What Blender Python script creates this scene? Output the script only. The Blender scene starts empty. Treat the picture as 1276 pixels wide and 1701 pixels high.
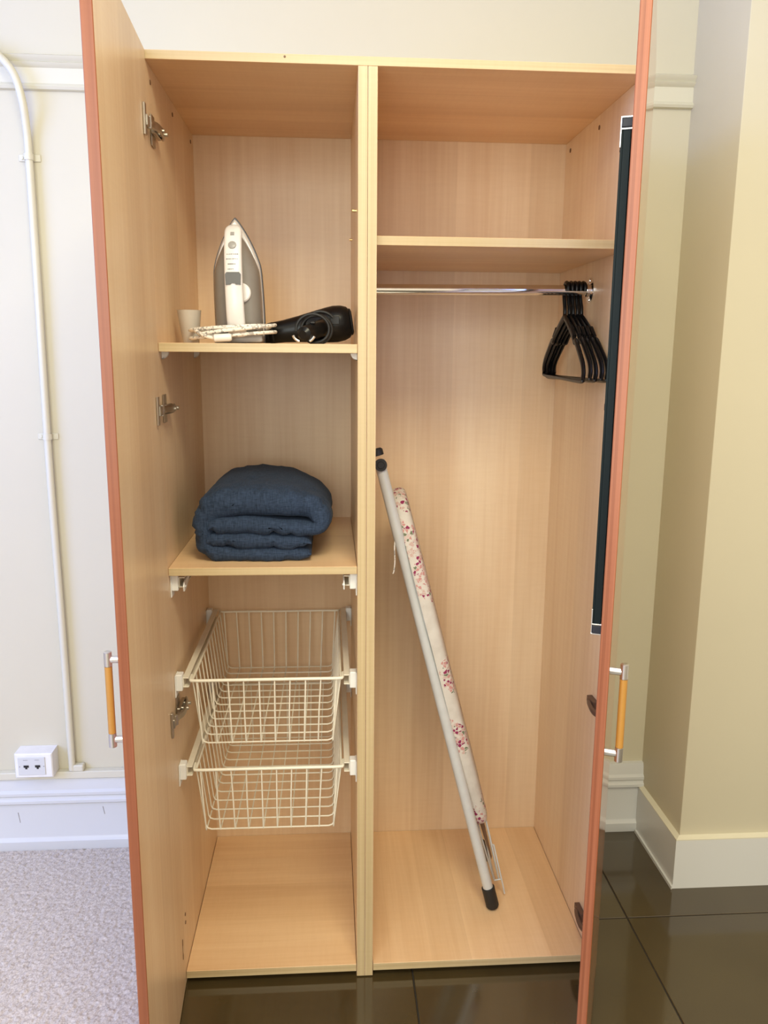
import bpy, bmesh, math, random
import numpy as np
from mathutils import Vector, Matrix, noise

random.seed(7)
SC = bpy.context.scene
COL = SC.collection
V = Vector
PI = math.pi
R = math.radians

# ------------------------------------------------------------------ camera
cam_d = bpy.data.cameras.new('camera')
cam_d.sensor_fit = 'VERTICAL'
cam_d.sensor_height = 36.0
cam_d.lens = 1342.57 / 1701 * 36.0
cam_d.clip_start = 0.02
cam = bpy.data.objects.new('camera', cam_d)
COL.objects.link(cam)
_r, _u, _f = V((0.9978, -0.0661, 0.0077)), V((0.0051, 0.1922, 0.9813)), V((0.0664, 0.9791, -0.1921))
_m = Matrix((_r, _u, -_f)).transposed().to_4x4()
_m.translation = V((0.3545, -1.7328, 1.5067))
cam.matrix_world = _m
SC.camera = cam

# ------------------------------------------------------------------ world, light, exposure
W = bpy.data.worlds.new('room_ambient')
SC.world = W
W.use_nodes = True
bg = W.node_tree.nodes['Background']
bg.inputs['Color'].default_value = (1.0, 0.83, 0.59, 1)
bg.inputs['Strength'].default_value = 1.06


def area(name, loc, aim, sx, sy, power, color):
    d = bpy.data.lights.new(name, 'AREA')
    d.shape = 'RECTANGLE'
    d.size, d.size_y, d.energy, d.color = sx, sy, power, color
    o = bpy.data.objects.new(name, d)
    COL.objects.link(o)
    o.location = loc
    o.rotation_euler = (V(aim) - V(loc)).to_track_quat('-Z', 'Y').to_euler()
    return o


area('window_daylight', (-2.66, -1.5, 1.95), (0.6, -0.4, 1.8), 1.7, 1.9, 118, (0.18, 0.34, 1.0))
area('rear_window_daylight', (-0.45, -3.15, 1.95), (0.6, 0.3, 1.0), 1.9, 1.7, 56, (0.86, 0.96, 0.96))
area('ceiling_fill', (0.62, -1.5, 2.93), (0.62, -1.5, 0), 0.8, 0.8, 48, (1.0, 0.93, 0.66))  # added warm fill from overhead, no known lamp; lifts walls and right recess
SC.view_settings.view_transform = 'Standard'
SC.view_settings.look = 'None'
SC.view_settings.gamma = 1.0
SC.view_settings.use_curve_mapping = False
SC.view_settings.exposure = 0.0


# ------------------------------------------------------------------ materials
def mat(name):
    m = bpy.data.materials.new(name)
    m.use_nodes = True
    nt = m.node_tree
    return m, nt, nt.nodes['Principled BSDF']


def setc(b, color, rough, metal=0.0, **kw):
    b.inputs['Base Color'].default_value = (*color, 1)
    b.inputs['Roughness'].default_value = rough
    b.inputs['Metallic'].default_value = metal
    for k, v in kw.items():
        b.inputs[k.replace('_', ' ')].default_value = v


def nd(nt, t, **kw):
    n = nt.nodes.new(t)
    for k, v in kw.items():
        setattr(n, k, v)
    return n


def ramp(nt, stops, fac):
    n = nt.nodes.new('ShaderNodeValToRGB')
    e = n.color_ramp.elements
    while len(e) < len(stops):
        e.new(0.5)
    for i, (p, c) in enumerate(stops):
        e[i].position = p
        e[i].color = (*c, 1) if len(c) == 3 else c
    nt.links.new(fac, n.inputs['Fac'])
    return n.outputs['Color']


def coords(nt, scale=(1, 1, 1)):
    tc = nd(nt, 'ShaderNodeTexCoord')
    mp = nd(nt, 'ShaderNodeMapping')
    mp.inputs['Scale'].default_value = scale
    nt.links.new(tc.outputs['Object'], mp.inputs['Vector'])
    return mp.outputs['Vector']


def tnoise(nt, vec, scale, detail=4, rough=0.55):
    n = nd(nt, 'ShaderNodeTexNoise')
    n.inputs['Scale'].default_value = scale
    n.inputs['Detail'].default_value = detail
    n.inputs['Roughness'].default_value = rough
    nt.links.new(vec, n.inputs['Vector'])
    return n.outputs['Fac']


def bump(nt, b, h, strength, dist=0.001):
    n = nd(nt, 'ShaderNodeBump')
    n.inputs['Strength'].default_value = strength
    n.inputs['Distance'].default_value = dist
    nt.links.new(h, n.inputs['Height'])
    nt.links.new(n.outputs['Normal'], b.inputs['Normal'])


def mixc(nt, a, b, fac, mode='MIX'):
    n = nd(nt, 'ShaderNodeMix', data_type='RGBA', blend_type=mode)
    for sock, val in ((n.inputs[0], fac), (n.inputs[6], a), (n.inputs[7], b)):
        if isinstance(val, (int, float)):
            sock.default_value = val
        elif isinstance(val, tuple):
            sock.default_value = (*val, 1)
        else:
            nt.links.new(val, sock)
    return n.outputs[2]


def mth(nt, op, a, b=None):
    n = nd(nt, 'ShaderNodeMath', operation=op)
    for i, v in enumerate((a, b)):
        if v is None:
            continue
        if isinstance(v, (int, float)):
            n.inputs[i].default_value = v
        else:
            nt.links.new(v, n.inputs[i])
    return n.outputs[0]


def plain(name, color, rough, metal=0.0, **kw):
    m, nt, b = mat(name)
    setc(b, color, rough, metal, **kw)
    # a trace of unevenness so that no surface is perfectly flat in colour
    f = tnoise(nt, coords(nt), 35, 3)
    c2 = tuple(c * 0.93 for c in color)
    nt.links.new(ramp(nt, [(0.3, c2), (0.7, color)], f), b.inputs['Base Color'])
    return m


def wood(name, axis, c_dark, c_lite, strip_axis, strip=0.10, rough=0.34, fine=70, bumpy=0.05, var=0.095):
    """veneer: grain runs along `axis`, leaves change across `strip_axis`"""
    m, nt, b = mat(name)
    setc(b, c_lite, rough)
    ai = 'XYZ'.index(axis)
    sc = [fine] * 3
    sc[ai] = 2.2
    f1 = tnoise(nt, coords(nt, tuple(sc)), 1.0, 5, 0.6)
    sc2 = [9.0] * 3
    sc2[ai] = 1.1
    f2 = tnoise(nt, coords(nt, tuple(sc2)), 1.0, 3, 0.5)
    f = mth(nt, 'ADD', mth(nt, 'MULTIPLY', f1, 0.45), mth(nt, 'MULTIPLY', f2, 0.55))
    c = ramp(nt, [(0.34, c_dark), (0.64, c_lite)], f)
    tc = nd(nt, 'ShaderNodeTexCoord')
    sep = nd(nt, 'ShaderNodeSeparateXYZ')
    nt.links.new(tc.outputs['Object'], sep.inputs[0])
    s = mth(nt, 'FLOOR', mth(nt, 'DIVIDE', sep.outputs[strip_axis], strip))
    wn = nd(nt, 'ShaderNodeTexWhiteNoise', noise_dimensions='1D')
    nt.links.new(s, wn.inputs['W'])
    k = ramp(nt, [(0.0, (1 - var, 1 - var * 1.25, 1 - var * 1.5)), (1.0, (1.0, 1.0, 1.0))], wn.outputs['Value'])
    c = mixc(nt, c, k, 1.0, 'MULTIPLY')
    # curly figure, faint, across the grain
    sc3 = [14.0] * 3
    sc3[ai] = 120.0
    f3 = tnoise(nt, coords(nt, tuple(sc3)), 1.0, 2)
    c = mixc(nt, c, ramp(nt, [(0.35, (0.982, 0.975, 0.965)), (0.6, (1, 1, 1))], f3), 1.0, 'MULTIPLY')
    nt.links.new(c, b.inputs['Base Color'])
    bump(nt, b, f1, bumpy)
    return m


MD, ML = (0.76, 0.535, 0.33), (0.87, 0.672, 0.455)
HD, HL = (0.77, 0.495, 0.265), (0.88, 0.615, 0.36)
M_vert = wood('maple_veneer_upright', 'Z', MD, ML, 'X')
M_side = wood('maple_veneer_side', 'Z', MD, ML, 'Y', 0.14)
M_horx = wood('maple_veneer_across', 'X', HD, HL, 'Y', 0.16)
M_hory = wood('maple_veneer_lengthways', 'Y', HD, HL, 'X', 0.10)
M_door = wood('maple_veneer_door', 'Z', MD, ML, 'X', 0.13)
M_edgev = wood('pale_edge_band_upright', 'Z', (0.54, 0.405, 0.215), (0.67, 0.53, 0.31), 'X', 0.006, 0.35, 260, 0.1, 0.12)
M_edgeh = wood('pale_edge_band_across', 'X', (0.54, 0.405, 0.215), (0.67, 0.53, 0.31), 'Z', 0.006, 0.35, 260, 0.1, 0.12)
M_cherry = wood('cherry_edge_band', 'Z', (0.27, 0.076, 0.028), (0.40, 0.140, 0.060), 'Y', 0.0042, 0.4, 240, 0.1, 0.30)
M_cherryface = wood('cherry_door_face', 'Z', (0.52, 0.20, 0.09), (0.66, 0.29, 0.15), 'X', 0.11, 0.07, 90, 0.01)
M_chrome = plain('polished_chrome', (0.86, 0.86, 0.87), 0.10, 1.0)
M_nickel = plain('dull_nickel_hinge', (0.50, 0.46, 0.40), 0.34, 1.0)
M_satin = plain('satin_metal', (0.72, 0.71, 0.70), 0.30, 1.0)
M_bronze = plain('dark_bronze_hinge', (0.16, 0.10, 0.075), 0.42, 0.6)
M_brass = plain('brass_pin', (0.85, 0.62, 0.28), 0.25, 1.0)
M_amber = wood('amber_wood_grip', 'Z', (0.42, 0.19, 0.035), (0.56, 0.29, 0.065), 'X', 0.02, 0.3, 120)
M_black = plain('black_plastic', (0.006, 0.006, 0.0065), 0.3, 0.0, Specular_IOR_Level=0.28)
M_rubber = plain('black_rubber', (0.013, 0.013, 0.014), 0.55)
M_hole = plain('brown_cover_cap', (0.17, 0.085, 0.04), 0.6)
M_whitep = plain('white_plastic', (0.84, 0.83, 0.80), 0.38)
M_cream = plain('cream_coated_wire', (0.86, 0.80, 0.66), 0.34)
M_rail = plain('cream_runner', (0.80, 0.73, 0.60), 0.38)
M_tube = plain('white_enamel_tube', (0.62, 0.62, 0.60), 0.3)
M_mirror = plain('mirror_glass', (0.9, 0.9, 0.9), 0.02, 1.0)
M_glassedge = plain('dark_green_glass_edge', (0.007, 0.012, 0.010), 0.5, 0.0, Specular_IOR_Level=0.15)


def paint(name, color, rough=0.55, b_s=0.05, scale=90):
    m, nt, b = mat(name)
    setc(b, color, rough)
    f = tnoise(nt, coords(nt), 2.2, 4)
    c2 = tuple(c * 0.965 for c in color)
    nt.links.new(ramp(nt, [(0.3, c2), (0.7, color)], f), b.inputs['Base Color'])
    bump(nt, b, tnoise(nt, coords(nt), scale, 3), b_s)
    return m


M_wall = paint('cream_wall_paint', (0.622, 0.575, 0.428))
M_trim = paint('cream_gloss_trim', (0.675, 0.64, 0.50), 0.32)
M_base = paint('white_gloss_skirting', (0.64, 0.645, 0.625), 0.28)
M_ceil = paint('white_ceiling_paint', (0.86, 0.85, 0.82))
M_grout = plain('dark_grout', (0.022, 0.018, 0.014), 0.8)


def tile_mat():
    m, nt, b = mat('dark_brown_glazed_tile')
    setc(b, (0.05, 0.04, 0.03), 0.11, IOR=1.85)
    f = tnoise(nt, coords(nt), 5, 5)
    nt.links.new(ramp(nt, [(0.3, (0.046, 0.031, 0.012)), (0.7, (0.062, 0.044, 0.017))], f), b.inputs['Base Color'])
    bump(nt, b, tnoise(nt, coords(nt), 60, 2), 0.02)
    return m


M_tile = tile_mat()


def carpet_mat():
    m, nt, b = mat('beige_loop_carpet')
    setc(b, (0.6, 0.55, 0.55), 0.95)
    f = tnoise(nt, coords(nt), 260, 3, 0.7)
    f2 = tnoise(nt, coords(nt), 60, 2)
    f = mth(nt, 'ADD', mth(nt, 'MULTIPLY', f, 0.75), mth(nt, 'MULTIPLY', f2, 0.25))
    nt.links.new(ramp(nt, [(0.36, (0.34, 0.285, 0.235)), (0.52, (0.55, 0.485, 0.42)), (0.66, (0.68, 0.62, 0.545))], f), b.inputs['Base Color'])
    return m


M_carpet = carpet_mat()


def linen_mat():
    m, nt, b = mat('navy_linen')
    setc(b, (0.03, 0.055, 0.11), 0.85, Sheen_Weight=0.06, Specular_IOR_Level=0.2)
    b.inputs['Sheen Tint'].default_value = (0.45, 0.55, 0.75, 1)
    fx = tnoise(nt, coords(nt, (60, 420, 420)), 1.0, 3)
    fz = tnoise(nt, coords(nt, (420, 60, 60)), 1.0, 3)
    f = mth(nt, 'MULTIPLY', mth(nt, 'ADD', fx, fz), 0.5)
    nt.links.new(ramp(nt, [(0.34, (0.013, 0.022, 0.042)), (0.62, (0.034, 0.054, 0.098))], f), b.inputs['Base Color'])
    bump(nt, b, f, 0.5, 0.0012)
    return m


M_linen = linen_mat()


def floral_mat():
    m, nt, b = mat('floral_cotton')
    setc(b, (0.8, 0.75, 0.66), 0.8)
    vec = coords(nt)
    # sprays: large cells hold clusters, small cells are petals
    big = nd(nt, 'ShaderNodeTexVoronoi', feature='F1')
    big.inputs['Scale'].default_value = 10.0
    nt.links.new(vec, big.inputs['Vector'])
    cl = mth(nt, 'LESS_THAN', mth(nt, 'ADD', big.outputs['Distance'], mth(nt, 'MULTIPLY', tnoise(nt, vec, 90, 2), 0.25)), 0.68)
    pet = nd(nt, 'ShaderNodeTexVoronoi', feature='DISTANCE_TO_EDGE')
    pet.inputs['Scale'].default_value = 120.0
    nt.links.new(vec, pet.inputs['Vector'])
    pc = nd(nt, 'ShaderNodeTexVoronoi', feature='F1')
    pc.inputs['Scale'].default_value = 120.0
    nt.links.new(vec, pc.inputs['Vector'])
    sepc = nd(nt, 'ShaderNodeSeparateColor')
    nt.links.new(pc.outputs['Color'], sepc.inputs[0])
    cols = nd(nt, 'ShaderNodeValToRGB')
    cols.color_ramp.interpolation = 'CONSTANT'
    e = cols.color_ramp.elements
    stops = [(0.0, (0.66, 0.59, 0.51)), (0.28, (0.56, 0.27, 0.24)), (0.48, (0.27, 0.02, 0.08)), (0.62, (0.58, 0.40, 0.34)), (0.78, (0.17, 0.19, 0.11)), (0.90, (0.62, 0.46, 0.40))]
    while len(e) < len(stops):
        e.new(0.5)
    for i, (p, c) in enumerate(stops):
        e[i].position = p
        e[i].color = (*c, 1)
    nt.links.new(sepc.outputs[0], cols.inputs['Fac'])
    inner = mth(nt, 'GREATER_THAN', pet.outputs['Distance'], 0.06)
    fac = mth(nt, 'MULTIPLY', cl, inner)
    base = ramp(nt, [(0.3, (0.58, 0.52, 0.45)), (0.7, (0.68, 0.625, 0.55))], tnoise(nt, vec, 25, 3))
    nt.links.new(mixc(nt, base, cols.outputs['Color'], fac), b.inputs['Base Color'])
    bump(nt, b, tnoise(nt, vec, 300, 2), 0.25)
    return m


M_floral = floral_mat()


def cord_mat():
    m, nt, b = mat('braided_white_cord')
    setc(b, (0.8, 0.76, 0.68), 0.75)
    w = nd(nt, 'ShaderNodeTexVoronoi', feature='F1')
    w.inputs['Scale'].default_value = 210
    nt.links.new(coords(nt), w.inputs['Vector'])
    s = nd(nt, 'ShaderNodeSeparateColor')
    nt.links.new(w.outputs['Color'], s.inputs[0])
    nt.links.new(ramp(nt, [(0.18, (0.42, 0.39, 0.36)), (0.34, (0.88, 0.83, 0.75))], s.outputs[0]), b.inputs['Base Color'])
    return m


M_cord = cord_mat()
M_irongrey = plain('smoky_grey_plastic', (0.25, 0.225, 0.20), 0.22)
M_irondark = plain('dark_grey_plastic', (0.11, 0.105, 0.10), 0.35)
M_ironwhite = plain('glossy_white_plastic', (0.84, 0.81, 0.80), 0.25)
M_soleedge = plain('dark_soleplate', (0.055, 0.05, 0.05), 0.3, 0.5)
M_mid = plain('mid_grey_plastic', (0.36, 0.35, 0.34), 0.35)
M_frost = plain('frosted_plastic', (0.86, 0.80, 0.72), 0.45, 0.0, Transmission_Weight=0.35)


# ------------------------------------------------------------------ mesh helpers
def catmull(pts, n=6, closed=False):
    pts = [V(p) for p in pts]
    out = []
    m = len(pts)
    rng = range(m if closed else m - 1)
    for i in rng:
        if closed:
            p0, p1, p2, p3 = (pts[(i + k - 1) % m] for k in range(4))
        else:
            p0, p1, p2, p3 = pts[max(i - 1, 0)], pts[i], pts[i + 1], pts[min(i + 2, m - 1)]
        for k in range(n):
            t = k / n
            out.append(0.5 * ((2 * p1) + (p2 - p0) * t + (2 * p0 - 5 * p1 + 4 * p2 - p3) * t * t + (3 * p1 - p0 - 3 * p2 + p3) * t ** 3))
    if not closed:
        out.append(pts[-1])
    return out


class MB:
    def __init__(self):
        self.bm = bmesh.new()

    def box(self, x0, y0, z0, x1, y1, z1, bev=0.0, mi=0, seg=1):
        b = bmesh.new()
        bmesh.ops.create_cube(b, size=1.0)
        for v in b.verts:
            v.co = V(((x0 + x1) / 2 + v.co.x * (x1 - x0), (y0 + y1) / 2 + v.co.y * (y1 - y0), (z0 + z1) / 2 + v.co.z * (z1 - z0)))
        if bev:
            bmesh.ops.bevel(b, geom=b.edges[:], offset=bev, segments=seg, affect='EDGES', profile=0.5)
        for f in b.faces:
            f.material_index = mi
        self.merge(b)
        return self

    def merge(self, b, mtx=None):
        if mtx is not None:
            bmesh.ops.transform(b, matrix=mtx, verts=b.verts)
        bmesh.ops.recalc_face_normals(b, faces=b.faces)
        me = bpy.data.meshes.new('tmp')
        b.to_mesh(me)
        b.free()
        self.bm.from_mesh(me)
        bpy.data.meshes.remove(me)

    def rings(self, rings, cap0=True, cap1=True, mi=0, closed=False):
        b = bmesh.new()
        vs = [[b.verts.new(p) for p in r] for r in rings]
        n = len(vs[0])
        m = len(vs)
        for i in range(m if closed else m - 1):
            A, B = vs[i], vs[(i + 1) % m]
            for k in range(n):
                b.faces.new((A[k], A[(k + 1) % n], B[(k + 1) % n], B[k]))
        if not closed:
            if cap0:
                b.faces.new(vs[0][::-1])
            if cap1:
                b.faces.new(vs[-1])
        for f in b.faces:
            f.material_index = mi
        self.merge(b)
        return self

    def tube(self, pts, r, seg=8, closed=False, mi=0, flat=None, up=None):
        """r: radius or list; flat: (ru, rv) elliptical / with `up` a fixed second axis"""
        pts = [V(p) for p in pts]
        n = len(pts)
        rings = []
        nrm = None
        for i, p in enumerate(pts):
            if closed:
                t = (pts[(i + 1) % n] - pts[i - 1]).normalized()
            else:
                t = (pts[min(i + 1, n - 1)] - pts[max(i - 1, 0)]).normalized()
            if up is not None:
                a = V(up)
                a = (a - t * a.dot(t)).normalized()
            elif nrm is None:
                a = t.orthogonal().normalized()
            else:
                a = (nrm - t * nrm.dot(t)).normalized()
            nrm = a
            c = t.cross(a)
            rr = r[i] if isinstance(r, (list, tuple)) else r
            ru, rv = (rr * flat[0], rr * flat[1]) if flat else (rr, rr)
            rings.append([p + a * (ru * math.cos(2 * PI * k / seg)) + c * (rv * math.sin(2 * PI * k / seg)) for k in range(seg)])
        return self.rings(rings, mi=mi, closed=closed)

    def cyl(self, p0, p1, r0, r1=None, seg=16, mi=0):
        return self.tube([p0, p1], [r0, r0 if r1 is None else r1], seg, mi=mi)

    def lathe(self, prof, base, axis, seg=24, mi=0):
        """prof: (distance along axis, radius)"""
        base, axis = V(base), V(axis).normalized()
        a = axis.orthogonal().normalized()
        c = axis.cross(a)
        rings = [[base + axis * h + a * (max(r, 1e-5) * math.cos(2 * PI * k / seg)) + c * (max(r, 1e-5) * math.sin(2 * PI * k / seg)) for k in range(seg)] for h, r in prof]
        return self.rings(rings, mi=mi)

    def prism(self, poly, vec, mi=0):
        poly = [V(p) for p in poly]
        return self.rings([poly, [p + V(vec) for p in poly]], mi=mi)

    def edge_mat(self, fn):
        self.bm.normal_update()
        for f in self.bm.faces:
            k = fn(f)
            if k is not None:
                f.material_index = k
        return self

    def build(self, name, mats, parent=None, origin=(0, 0, 0), smooth=None):
        me = bpy.data.meshes.new(name)
        bmesh.ops.translate(self.bm, vec=-V(origin), verts=self.bm.verts)
        self.bm.to_mesh(me)
        self.bm.free()
        for m in (mats if isinstance(mats, (list, tuple)) else [mats]):
            me.materials.append(m)
        if smooth is not None:
            me.shade_smooth()
            if smooth > 0:
                me.set_sharp_from_angle(angle=R(smooth))
        o = bpy.data.objects.new(name, me)
        COL.objects.link(o)
        if parent is not None:
            o.parent = parent
        else:
            o.location = origin
        return o


def tag(o, label=None, cat=None, group=None, kind=None):
    for k, v in (('label', label), ('category', cat), ('group', group), ('kind', kind)):
        if v:
            o[k] = v
    return o


def thing(name, loc, label, cat, group=None):
    o = bpy.data.objects.new(name, None)
    COL.objects.link(o)
    o.location = loc
    o.empty_display_size = 0.05
    return tag(o, label, cat, group)


def copy_tree(o, parent=None):
    c = o.copy()
    COL.objects.link(c)
    if parent is not None:
        c.parent = parent
    for ch in list(o.children):
        copy_tree(ch, c)
    return c


def struct(name, mb, m, smooth=None):
    return tag(mb.build(name, m, smooth=smooth), kind='structure')


# ------------------------------------------------------------------ room
WB = 0.595           # back wall plane
PX, PY = 1.348, 0.300  # projecting right wall: its left side and its front
struct('wall_back', MB().box(-2.6, WB, -0.05, PX + 0.05, WB + 0.15, 3.0), M_wall)
struct('wall_right', MB().box(PX, PY, -0.05, 3.2, WB + 0.15, 3.0, 0.004, seg=2), M_wall, 40)
# left wall with its window opening (y -2.45..-0.55, z 1.0..2.9), out of frame
wl = MB()
wl.box(-2.75, -3.2, -0.05, -2.6, -2.45, 3.0).box(-2.75, -0.55, -0.05, -2.6, WB + 0.15, 3.0)
wl.box(-2.75, -2.45, -0.05, -2.6, -0.55, 1.0).box(-2.75, -2.45, 2.90, -2.6, -0.55, 3.0)
struct('wall_left', wl, M_wall)
struct('ceiling', MB().box(-2.75, -3.2, 3.0, 3.2, WB + 0.15, 3.1), M_ceil)

fl = struct('floor', MB().box(-0.056, -3.2, -0.05, 3.2, WB, -0.0025), M_grout)
gx = [-0.0535 + 0.606 * k for k in range(6)]
gy = [0.172 + 0.606 * k for k in range(-5, 2)]
tile_cache = {}
for i in range(5):
    for j in range(len(gy) - 1):
        x0, x1 = gx[i] + 0.0018, gx[i + 1] - 0.0018
        y0, y1 = gy[j] + 0.0018, min(gy[j + 1], WB) - 0.0018
        key = round(y1 - y0, 4)
        if key not in tile_cache:
            t = MB().box(-(x1 - x0) / 2, -(y1 - y0) / 2, -0.0085, (x1 - x0) / 2, (y1 - y0) / 2, 0.0, 0.0012).build('tile', M_tile, fl)
            tile_cache[key] = t
        else:
            t = tile_cache[key].copy()
            COL.objects.link(t)
            t.parent = fl
        t.location = ((x0 + x1) / 2, (y0 + y1) / 2, 0)

# carpet with real loop pile near the wardrobe, coarser beyond the frame
def carpet():
    rng = np.random.default_rng(3)
    xs = np.concatenate([np.linspace(-2.6, -0.95, 24, endpoint=False), np.arange(-0.95, -0.058, 0.0032)])
    ys = np.concatenate([np.linspace(-3.2, -0.75, 30, endpoint=False), np.arange(-0.75, 0.577, 0.0034), [0.577]])
    nx, ny = len(xs), len(ys)
    h = rng.random((ny, nx))
    for _ in range(1):
        h = (h + np.roll(h, 1, 0) + np.roll(h, 1, 1) + np.roll(np.roll(h, 1, 0), 1, 1)) / 4
    h = (h - h.min()) / (h.max() - h.min())
    X, Y = np.meshgrid(xs, ys)
    jx = (rng.random((ny, nx)) - 0.5) * 0.0016
    co = np.stack([X + jx, Y, -0.004 + 0.0075 * h], -1).reshape(-1, 3)
    idx = np.arange(nx * ny).reshape(ny, nx)
    q = np.stack([idx[:-1, :-1], idx[:-1, 1:], idx[1:, 1:], idx[1:, :-1]], -1).reshape(-1, 4)
    me = bpy.data.meshes.new('carpet')
    me.vertices.add(len(co))
    me.vertices.foreach_set('co', co.astype(np.float32).ravel())
    me.loops.add(q.size)
    me.loops.foreach_set('vertex_index', q.astype(np.int32).ravel())
    me.polygons.add(len(q))
    me.polygons.foreach_set('loop_start', np.arange(0, q.size, 4, dtype=np.int32))
    me.update(calc_edges=True)
    me.materials.append(M_carpet)
    me.shade_smooth()
    o = bpy.data.objects.new('carpet', me)
    COL.objects.link(o)
    return o


tag(carpet(), 'pale beige loop pile carpet left of the open wardrobe door', 'carpet', kind='stuff')
struct('floor_under_carpet', MB().box(-2.6, -3.2, -0.05, -0.056, WB, -0.006), M_grout)


struct('trim_4', MB().box(-0.066, -3.2, -0.004, -0.0518, 0.568, 0.0035, 0.0015), M_satin)


def profile_x(name, prof, x0, x1, m, smooth=30):
    """prof: (protrusion, z) outline against the back wall, run along x"""
    poly = [(x0, WB - d, z) for d, z in prof]
    return struct(name, MB().prism(poly, (x1 - x0, 0, 0)), m, smooth)


skirt = [(0, 0), (0.024, 0), (0.026, 0.008), (0.026, 0.030), (0.018, 0.039), (0.017, 0.042), (0.017, 0.150), (0.021, 0.153), (0.027, 0.158),
         (0.027, 0.166), (0.021, 0.171), (0.020, 0.176), (0.024, 0.182), (0.024, 0.190), (0.017, 0.197), (0.014, 0.222), (0.011, 0.232), (0, 0.234)]
profile_x('baseboard_left', skirt, -2.6, -0.03, M_base)
profile_x('baseboard_back', skirt, -0.03, PX, M_base)
profile_x('trim_1', [(0, 2.170), (0.012, 2.172), (0.016, 2.178), (0.012, 2.184), (0.008, 2.187), (0.008, 2.224), (0.016, 2.229), (0.020, 2.234),
                     (0.014, 2.237), (0.022, 2.243), (0.026, 2.249), (0.018, 2.253), (0, 2.254)], -2.6, PX, M_trim)
# plain skirting round the projecting wall, with a small bead at the bottom
bs = 0.015
sb = MB()
sb.prism([(PX - bs, PY - bs, 0), (PX - bs, WB - 0.02, 0), (PX, WB - 0.02, 0), (PX, PY, 0), (3.2, PY, 0), (3.2, PY - bs, 0)], (0, 0, 0.152))
sb.prism([(PX - bs - 0.006, PY - bs - 0.004, 0), (PX - bs - 0.006, WB - 0.03, 0), (PX - bs, WB - 0.03, 0), (PX - bs, PY - bs, 0)], (0, 0, 0.010))
struct('baseboard_right', sb, M_base)
for mx, mz, l in ((-0.601, 0.125, 0.034), (-0.347, 0.138, 0.026)):
    MB().prism([(mx, WB - 0.0171, mz), (mx + 0.002, WB - 0.0171, mz), (mx + 0.006, WB - 0.0171, mz - l), (mx + 0.0045, WB - 0.0171, mz - l)], (0, -0.0003, 0)).build('scuff_mark', M_irongrey, bpy.data.objects['baseboard_left'])
struct('trim_2', MB().prism([(PX - bs, PY - bs, 0.152), (PX - bs, WB - 0.02, 0.152), (PX, WB - 0.02, 0.158), (PX, PY, 0.158), (3.2, PY, 0.158), (3.2, PY - bs, 0.152)], (0, 0, 0.003)), M_trim)
# cable trunking lying along the top of the left skirting
struct('trim_3', MB().box(-2.6, WB - 0.022, 0.235, -0.06, WB, 0.258, 0.002), M_trim)

# ------------------------------------------------------------------ wardrobe
XA, T, XC = 0.414, 0.0388, 0.995
XB = XA + T
XM = XA + T / 2
ZB, H, ZT = 0.0356, 2.0646, 2.0813
DEP = 0.5596
O = V((0.5, 0.0, 0.0))
wd = thing('wardrobe', O, 'tall maple double wardrobe with both cherry edged doors open', 'wardrobe')


def front_edge(f, k=1):
    return k if f.normal.y < -0.8 else None


def panel(name, x0, y0, z0, x1, y1, z1, m, me=None, bev=0.0006, parent=None):
    b = MB().box(x0, y0, z0, x1, y1, z1, bev)
    if me is not None:
        b.edge_mat(front_edge)
        return b.build(name, [m, me], parent or wd, O)
    return b.build(name, m, parent or wd, O)


sl = panel('side_panel', -0.018, 0, 0.003, 0.0, DEP, H, M_side, M_edgev)
dl = panel('divider_panel', XA, 0, 0.003, XM - 0.0004, DEP, H - 0.0005, M_side, M_edgev)
dr = panel('divider_panel', XM + 0.0004, 0, 0.003, XB, DEP, H - 0.0005, M_side, M_edgev)
sr = panel('side_panel', XC, 0, 0.003, XC + 0.018, DEP, H, M_side, M_edgev)
panel('top_panel', -0.018, 0, H, XC + 0.018, DEP + 0.012, ZT, M_horx, M_edgeh)
panel('floor_panel', 0.0012, 0.001, ZB - 0.0195, XA - 0.0012, DEP - 0.0008, ZB, M_horx, M_edgeh)
panel('floor_panel', XB + 0.0012, 0.001, ZB - 0.0195, XC - 0.0012, DEP - 0.0008, ZB, M_hory, M_edgeh)
panel('plinth', 0.001, 0.045, 0.003, XA - 0.001, 0.061, ZB - 0.020, M_hole)
panel('plinth', XB + 0.001, 0.045, 0.003, XC - 0.001, 0.061, ZB - 0.020, M_hole)
panel('back_panel', -0.017, DEP, 0.02, XM - 0.001, DEP + 0.010, H, M_vert)
panel('back_panel', XM + 0.001, DEP, 0.02, XC + 0.017, DEP + 0.010, H, M_vert)
SH1, SH2, SH3 = 1.0429, 1.5259, 1.7484
s_low = panel('shelf', 0.0008, 0.004, SH1 - 0.0175, XA - 0.0008, DEP - 0.001, SH1, M_horx, M_edgeh)
s_up = panel('shelf', 0.0008, 0.004, SH2 - 0.0185, XA - 0.0008, DEP - 0.001, SH2, M_horx, M_edgeh)
s_r = panel('shelf', XB + 0.0008, 0.030, SH3 - 0.0185, XC - 0.0008, DEP - 0.001, SH3, M_horx, M_edgeh)
for s, zz, pins in ((s_up, SH2 - 0.0185, ((0, 0.035), (0, 0.45), (1, 0.035))), (s_r, SH3 - 0.0185, ())):
    for side, y in pins:
        x = 0.0 if side == 0 else XA
        d = 1 if side == 0 else -1
        b = MB().prism([(x + d * 0.0005, y, zz)] + [(x + d * (0.014 * math.cos(a)), y, zz - 0.0005 - 0.014 * math.sin(a)) for a in [k * PI / 16 for k in range(9)]] + [(x + d * 0.0005, y, zz - 0.016)], (0, 0.012, 0))
        b.build('shelf_support', M_whitep, s, O, 40)

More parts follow.
